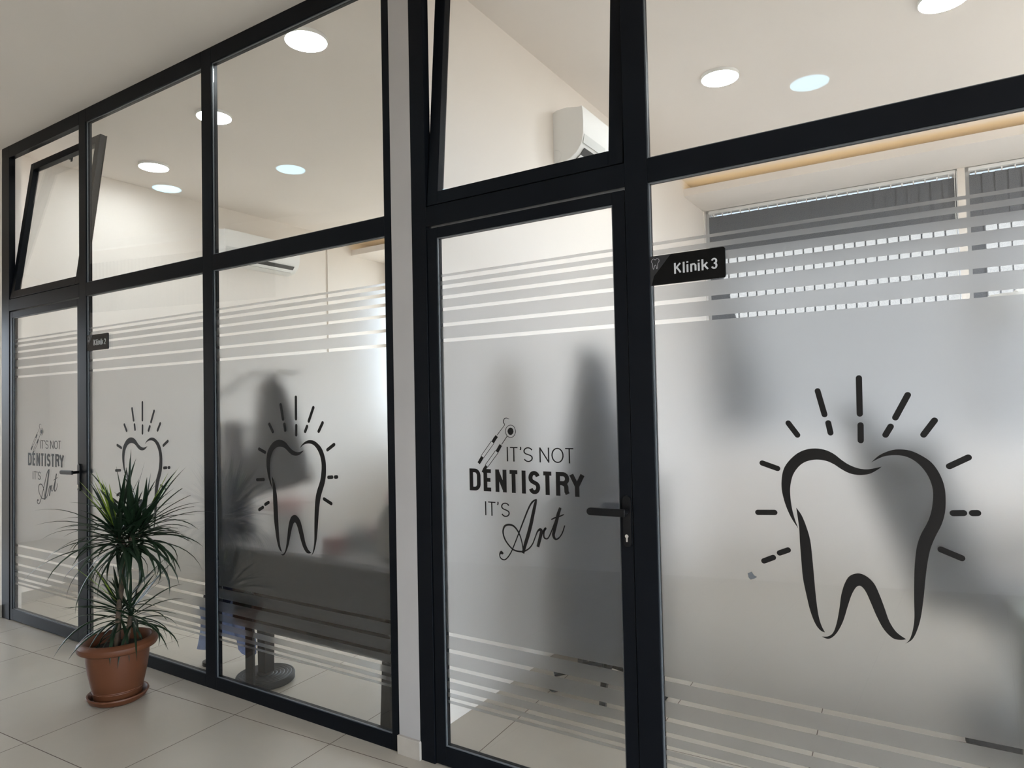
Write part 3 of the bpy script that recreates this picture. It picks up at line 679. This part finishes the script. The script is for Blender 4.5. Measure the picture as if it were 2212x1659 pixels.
# ------------------------------------------------------------------ wall air conditioners
def aircon(xw, y0, y1, dz, lab):
    r = thing(empty('air_conditioner', (xw, (y0+y1)/2, 2.81+dz)), lab, 'air conditioner', None)
    pr = [(0, 3.109), (.03, 3.121), (.09, 3.124), (.150, 3.112), (.172, 3.108), (.190, 3.112), (.196, 3.08), (.198, 3.02), (.196, 2.95), (.186, 2.905), (.178, 2.885)]
    lo = [(.178, 2.885), (.150, 2.848), (.11, 2.822), (.06, 2.810), (0, 2.808)]
    body = [(xw+a, b+dz) for a, b in pr+lo[1:]]
    m = MB(); n = len(body)
    m.prism(body, y0, y1, 'y')
    m.build('casing', 'white', r, smooth=True, bevel=0.002)
    # open louver outlet on the lower front curve
    m = MB().prism([(xw+.179, 2.879+dz), (xw+.150, 2.846+dz), (xw+.118, 2.824+dz), (xw+.119, 2.820+dz), (xw+.153, 2.843+dz), (xw+.183, 2.877+dz)], y0+.045, y1-.06)
    m.build('air_outlet', 'dark', r, label='dark air outlet')
    m = MB().prism([(xw+.158, 2.850+dz), (xw+.150, 2.838+dz), (xw+.128, 2.820+dz), (xw+.126, 2.825+dz), (xw+.146, 2.842+dz)], y0+.045, y1-.06)
    m.build('flap', 'white', r)
    MB().prism([(xw+.1965, 2.948+dz), (xw+.1985, 2.948+dz), (xw+.190, 2.898+dz), (xw+.187, 2.898+dz)], y0+.012, y0+.3).build('display_strip', 'offwhite', r)
    m = MB(); c0 = []
    for k in range(13):
        t = math.radians(-90+180*k/12); c0.append((xw+.012+.04*math.cos(t), 2.85+dz+.036*math.sin(t)))
    for i in range(12):
        (a, b), (c, d) = c0[i], c0[i+1]
        m.add([(a, y0-.0012, b-.001), (c, y0-.0012, d-.001), (c, y0-.0012, d+.001), (a, y0-.0012, b+.001), (a, y0+.001, b-.001), (c, y0+.001, d-.001), (c, y0+.001, d+.001), (a, y0+.001, b+.001)], [(0, 1, 2, 3), (4, 7, 6, 5), (0, 4, 5, 1), (2, 6, 7, 3)])
    m.build('knockout_mark', 'offwhite', r)
aircon(XM, 1.38, 2.22, 0.0, 'white wall air conditioner seen through the tilted window over the right door')
aircon(XL, 1.82, 2.70, 0.0, 'white wall air conditioner with dark outlet high in the left clinic')

# ------------------------------------------------------------------ left clinic furniture
# cloth builder: hanging folded sheet with thickness
def cloth(name, m_, outline_top, outline_bot, y, depth, folds, lab, cat, seed, zb=None, thick=.006):
    rn = random.Random(seed); nx, nz = 26, 16; vs = []; ph = rn.uniform(0, 6)
    for j in range(nz+1):
        v = j/nz
        for i in range(nx+1):
            u = i/nx
            xt = outline_top[0][0]+(outline_top[1][0]-outline_top[0][0])*u; zt = outline_top[0][1]+(outline_top[1][1]-outline_top[0][1])*u + .07*math.sin(math.pi*u)
            k = min(int(u*(len(outline_bot)-1)), len(outline_bot)-2); f = u*(len(outline_bot)-1)-k
            xb = outline_bot[k][0]*(1-f)+outline_bot[k+1][0]*f; zb_ = outline_bot[k][1]*(1-f)+outline_bot[k+1][1]*f
            vs.append((xt+(xb-xt)*v, y + depth*math.sin(u*folds*2*math.pi+ph)*(0.25+.75*v) + .02*math.sin(3*v+u*5), zt+(zb_-zt)*v))
    N = len(vs); vs += [(a, b+thick, c) for a, b, c in vs]
    fs = []
    W_ = nx+1
    for j in range(nz):
        for i in range(nx):
            a = j*W_+i; fs += [(a, a+1, a+W_+1, a+W_), (N+a, N+a+W_, N+a+W_+1, N+a+1)]
    for i in range(nx):
        fs += [(i, N+i, N+i+1, i+1), (nz*W_+i, nz*W_+i+1, N+nz*W_+i+1, N+nz*W_+i)]
    for j in range(nz):
        a = j*W_; fs += [(a, a+W_, N+a+W_, N+a), (a+nx, N+a+nx, N+a+nx+W_, a+nx+W_)]
    o = MB().add(vs, fs).build(name, m_, None, smooth=True)
    return thing(o, lab, cat)
cloth('coat', 'greycloth', [(-2.99, 1.52), (-2.74, 1.50)], [(-3.16, .94), (-2.95, .96), (-2.76, 1.0), (-2.62, 1.04)], .19, .025, 3, 'dark coat hanging from the garment rack beside the desk, blurred by frosted film', 'coat', 3)
cloth('gown', 'navy', [(-3.40, 1.27), (-3.14, 1.30)], [(-3.57, .34), (-3.40, .30), (-3.20, .33), (-3.06, .28)], .24, .035, 3, 'navy gown on the thin stand behind the middle mullion, blurred by film', 'gown', 4)
cloth('apron', 'blue', [(-3.55, .33), (-3.06, .33)], [(-3.55, .06), (-3.42, .06), (-3.40, .17), (-3.30, .19), (-3.22, .15), (-3.13, .07), (-3.06, .15)], .215, .02, 4, 'light blue cloth with pointed hem hanging near the floor left of the desk base', 'cloth', 6)
R = thing(empty('garment_rack', (-3.42, .20, 0)), 'thin dark garment rack behind the middle mullion holding the navy gown', 'garment rack')
MB().lathe([(.001, 0), (.045, 0), (.045, .02), (.001, .025)], -3.42, .20, 32).build('rack_base', 'black', R, smooth=True)
MB().tube([(-3.42, .20, .02), (-3.42, .20, 1.45)], .012, 12).build('pole', 'black', R, smooth=True)
MB().tube([(-3.56, .25, 1.27), (-3.42, .22, 1.33), (-3.13, .26, 1.31)], .010, 10).build('hanger_bar', 'black', R, smooth=True)
MB().tube([(-3.42, .20, 1.45), (-3.10, .25, 1.59), (-2.74, .25, 1.59)], .010, 10).build('hanger_bar', 'black', R, smooth=True)

# desk
R = thing(empty('desk', (-2.4, 0.35, 0)), 'dark desk on a ringed round base behind the pane left of the pillar', 'desk')
pr = [(0.001, 0.0), (0.142, 0.0), (0.146, 0.004), (0.146, 0.030), (0.142, 0.036)]
for k in range(6): q = .136-.018*k; pr += [(q, .037), (q-.004, .035), (q-.008, .038)]
pr += [(0.001, .038)]
MB().lathe(pr, -2.965, 0.205, 56).build('pedestal_base', 'rubber', R, smooth=True, label='round rubber base with ring grooves')
m = MB(); ra, rb, cx, cy = .028, .036, -2.985, .225
m.add([(cx-ra, cy-ra, .038), (cx+ra, cy-ra, .038), (cx+ra, cy+ra, .038), (cx-ra, cy+ra, .038), (cx-rb, cy-rb, .699), (cx+rb, cy-rb, .699), (cx+rb, cy+rb, .699), (cx-rb, cy+rb, .699)],
      [(0, 3, 2, 1), (4, 5, 6, 7), (0, 1, 5, 4), (1, 2, 6, 5), (2, 3, 7, 6), (3, 0, 4, 7)])
m.build('pedestal_column', 'rubber', R)
MB().box(-3.10, -1.95, .05, .52, .700, .725).build('desk_top', 'deskgrey', R, bevel=.002, label='desk top greyed to show reflected light')
MB().box(-3.02, -1.96, .056, .075, .325, .700).build('front_panel', 'brown', R)
def dleg(xb, xt, y0, y1, w):
    m = MB(); m.prism([(xb-w/2, 0), (xb+w/2, 0), (xt+w*.42, .70), (xt-w*.42, .70)], y0, y1); m.build('leg', 'rubber', R, bevel=.002)
dleg(-2.875, -2.880, .042, .0555, .062); dleg(-2.02, -1.985, .080, .110, .055); dleg(-2.02, -1.985, .45, .50, .05)
def boxthing(name, m_, x0, x1, y0, y1, z0, z1, lab, cat, bv=.004):
    o = MB().box(x0, x1, y0, y1, z0, z1).build(name, m_, None, bevel=bv); return thing(o, lab, cat)
ZT = .725
R = thing(empty('card_box', (-2.39, .16, ZT)), 'dark red box on the desk front, left of the grey-green tray', 'box')
MB().box(-2.432, -2.350, .12, .19, ZT, ZT+.062).build('box_body', 'red', R, bevel=.003); MB().box(-2.435, -2.347, .117, .193, ZT+.062, ZT+.072).build('lid', 'red', R, bevel=.003)
R = thing(empty('tray', (-2.3, .33, ZT)), 'grey-green open tray on the desk beside the pillar', 'tray')
MB().box(-2.49, -2.17, .25, .43, ZT, ZT+.008).build('tray_base', 'greybox', R)
MB().box(-2.49, -2.48, .25, .43, ZT+.008, ZT+.055).box(-2.18, -2.17, .25, .43, ZT+.008, ZT+.055).box(-2.48, -2.18, .25, .26, ZT+.008, ZT+.055).box(-2.48, -2.18, .42, .43, ZT+.008, ZT+.055).build('tray_rim', 'greybox', R)
R = thing(empty('jar', (-2.435, .33, ZT)), 'dark blue-grey jar standing in the tray on the desk', 'jar')
MB().lathe([(.001, ZT+.009), (.030, ZT+.009), (.031, ZT+.02), (.031, ZT+.085), (.022, ZT+.097), (.001, ZT+.097)], -2.435, .33, 28).build('jar_body', 'slate', R, smooth=True)
MB().lathe([(.001, ZT+.098), (.020, ZT+.098), (.020, ZT+.12), (.001, ZT+.12)], -2.435, .33, 28).build('jar_lid', 'offwhite', R, smooth=True)
R = thing(empty('box_of_gloves', (-2.26, .34, ZT)), 'reddish box standing in the tray near the pillar', 'box')
MB().box(-2.31, -2.215, .29, .40, ZT+.009, ZT+.11).build('box_body', 'red', R, bevel=.003); MB().box(-2.28, -2.24, .325, .365, ZT+.110, ZT+.113).build('opening', 'white', R)
R = thing(empty('canvas_bag', (-2.03, .17, ZT)), 'beige bag with pink top at the right end of the desk', 'bag')
MB().prism([(-2.095, ZT), (-1.965, ZT), (-1.965, ZT+.20), (-2.00, ZT+.25), (-2.05, ZT+.25), (-2.085, ZT+.18)], .12, .22).build('bag_body', 'beige', R, bevel=.012)
MB().prism([(-2.055, ZT+.25), (-1.99, ZT+.25), (-1.985, ZT+.30), (-2.06, ZT+.30)], .14, .20).build('bag_top', 'pink', R, bevel=.010, label='pink top')
R = thing(empty('monitor', (-2.99, .40, ZT)), 'grey desk monitor under the pink cap, left end of the desk', 'monitor')
MB().box(-3.09, -2.86, .36, .38, ZT+.03, ZT+.135).build('screen', 'offwhite', R, bevel=.006)
MB().box(-2.99, -2.96, .38, .40, ZT+.01, ZT+.10).build('neck', 'uphol', R)
MB().box(-3.05, -2.90, .33, .45, ZT, ZT+.012).build('foot', 'uphol', R, bevel=.003)
R = thing(empty('cap', (-2.98, .37, ZT+.136)), 'pink rounded cap lying on top of the desk monitor', 'cap')
m = MB()
pr = [(.098, ZT+.136), (.104, ZT+.15), (.095, ZT+.185), (.06, ZT+.212), (.001, ZT+.22)]
m.lathe(pr, -2.975, .37, 30); m.build('crown', 'pink', R, smooth=True)
MB().prism([(-3.10, .30), (-2.98, .25), (-2.84, .30), (-2.86, .37), (-3.09, .37)], ZT+.1355, ZT+.142, 'z').build('brim', 'pink', R, bevel=.002)

# ------------------------------------------------------------------ right clinic furniture
CX, CY = -1.38, 0.98
R = thing(empty('equipment_cart', (CX, CY, 0)), 'tall dark blue-grey equipment cart on five casters behind the right door', 'cart')
for k in range(5):
    t = -1.25+2*math.pi*k/5; c, s = math.cos(t), math.sin(t)
    MB().tube([(CX+.03*c, CY+.03*s, .125), (CX+.27*c, CY+.27*s, .085)], [.024, .016], 8).build('leg', 'black', R, smooth=True)
    MB().tube([(CX+.27*c-.014*s, CY+.27*s+.014*c, .032), (CX+.27*c+.014*s, CY+.27*s-.014*c, .032)], .032, 16).build('caster', 'rubber', R)
MB().tube([(CX, CY, .10), (CX, CY, .25)], .025, 16).build('pole', 'chrome', R, smooth=True)
MB().prism([(CX-.20, .20), (CX+.18, .20), (CX+.13, 1.15), (CX+.05, 1.45), (CX-.02, 1.66), (CX-.07, 1.66), (CX-.12, 1.4), (CX-.17, 1.1)], CY-.12, CY+.12).build('body', 'slate', R, bevel=.02)
MB().box(CX-.11, CX-.01, CY-.08, CY+.06, 1.662, 1.695).build('handset_cradle', 'white', R, bevel=.004, label='white cradle on top')
R = thing(empty('side_counter', (-1.67, 1.65, 0)), 'dark grey counter unit along the wall behind the equipment cart', 'cabinet')
MB().box(-1.833, -1.44, 1.30, 1.95, 0.0, .92).build('body', 'uphol', R); MB().box(-1.833, -1.42, 1.28, 1.97, .92, .95).build('worktop', 'deskgrey', R, bevel=.002)
for k in range(2): MB().box(-1.439, -1.423, 1.31+.32*k, 1.62+.32*k, .02, .91).build('door', 'uphol', R, bevel=.002)
# dental chair
CX, CY = 0.32, 1.45
R = thing(empty('dental_chair', (CX, CY, 0)), 'dark grey dental chair blurred behind the large right pane', 'dental chair')
MB().box(CX-.24, CX+.45, CY-.26, CY+.26, 0, .05).build('base_plate', 'dark', R, bevel=.01)
MB().box(CX-.10, CX+.25, CY-.15, CY+.15, .05, .45).build('lift_column', 'offwhite', R, bevel=.03)
MB().prism([(CX-.20, .47), (CX+1.0, .52), (CX+1.0, .58), (CX+.3, .60), (CX-.18, .60)], CY-.28, CY+.28).build('seat', 'uphol', R, bevel=.04)
MB().prism([(CX-.10, .55), (CX-.30, 1.20), (CX-.62, 1.16), (CX-.36, .50)], CY-.30, CY+.30).build('backrest', 'uphol', R, bevel=.035)
MB().prism([(CX-.50, 1.17), (CX-.60, 1.38), (CX-.69, 1.35), (CX-.60, 1.13)], CY-.14, CY+.14).build('headrest', 'uphol', R, bevel=.03)
for s in (-1, 1): MB().tube([(CX-.15, CY+s*.30, .62), (CX-.18, CY+s*.32, .80), (CX+.18, CY+s*.32, .80)], .022, 10).build('armrest', 'dark', R, smooth=True)
R = thing(empty('dental_unit', (1.15, 2.0, 0)), 'pale dental delivery unit with lamp arm beside the dental chair', 'dental unit')
MB().box(.95, 1.35, 1.95, 2.35, 0, .95).build('cabinet', 'offwhite', R, bevel=.03)
MB().tube([(1.15, 2.1, .95), (1.15, 2.1, 1.9), (.75, 1.9, 2.05), (.35, 1.7, 1.85)], .022, 10).build('lamp_arm', 'white', R, smooth=True)
MB().lathe([(.001, 1.72), (.10, 1.73), (.12, 1.78), (.09, 1.85), (.001, 1.86)], .33, 1.68, 28).build('lamp_head', 'white', R, smooth=True)
MB().box(.45, .85, 1.62, 1.88, 1.02, 1.06).build('instrument_tray', 'uphol', R, bevel=.01)
MB().tube([(1.15, 2.05, .9), (.9, 1.9, .98), (.7, 1.8, 1.02)], .02, 8).build('tray_arm', 'white', R, smooth=True)
R = thing(empty('waste_bin', (.33, .2, 0)), 'grey bin with pale rim close behind the right edge of the pane', 'bin')
MB().prism([(.215, 0), (.415, 0), (.44, .80), (.19, .80)], .10, .32).build('bin_body', 'greybox', R, bevel=.006)
MB().box(.185, .445, .095, .325, .80, .825).build('bin_rim', 'greybox', R, bevel=.004)
# wall cabinet run along the right wall of the right clinic
R = thing(empty('cabinet', (2.0, 3.0, 0)), 'white base cabinet against the right clinic side wall', 'cabinet')
MB().box(1.78, 2.29, 2.0, 4.2, .08, .88).build('body', 'white', R); MB().box(1.74, 2.295, 1.98, 4.22, .88, .91).build('worktop', 'offwhite', R)
for k in range(4): MB().box(1.762, 1.778, 2.01+.55*k, 2.54+.55*k, .10, .87).build('door', 'white', R, bevel=.002)
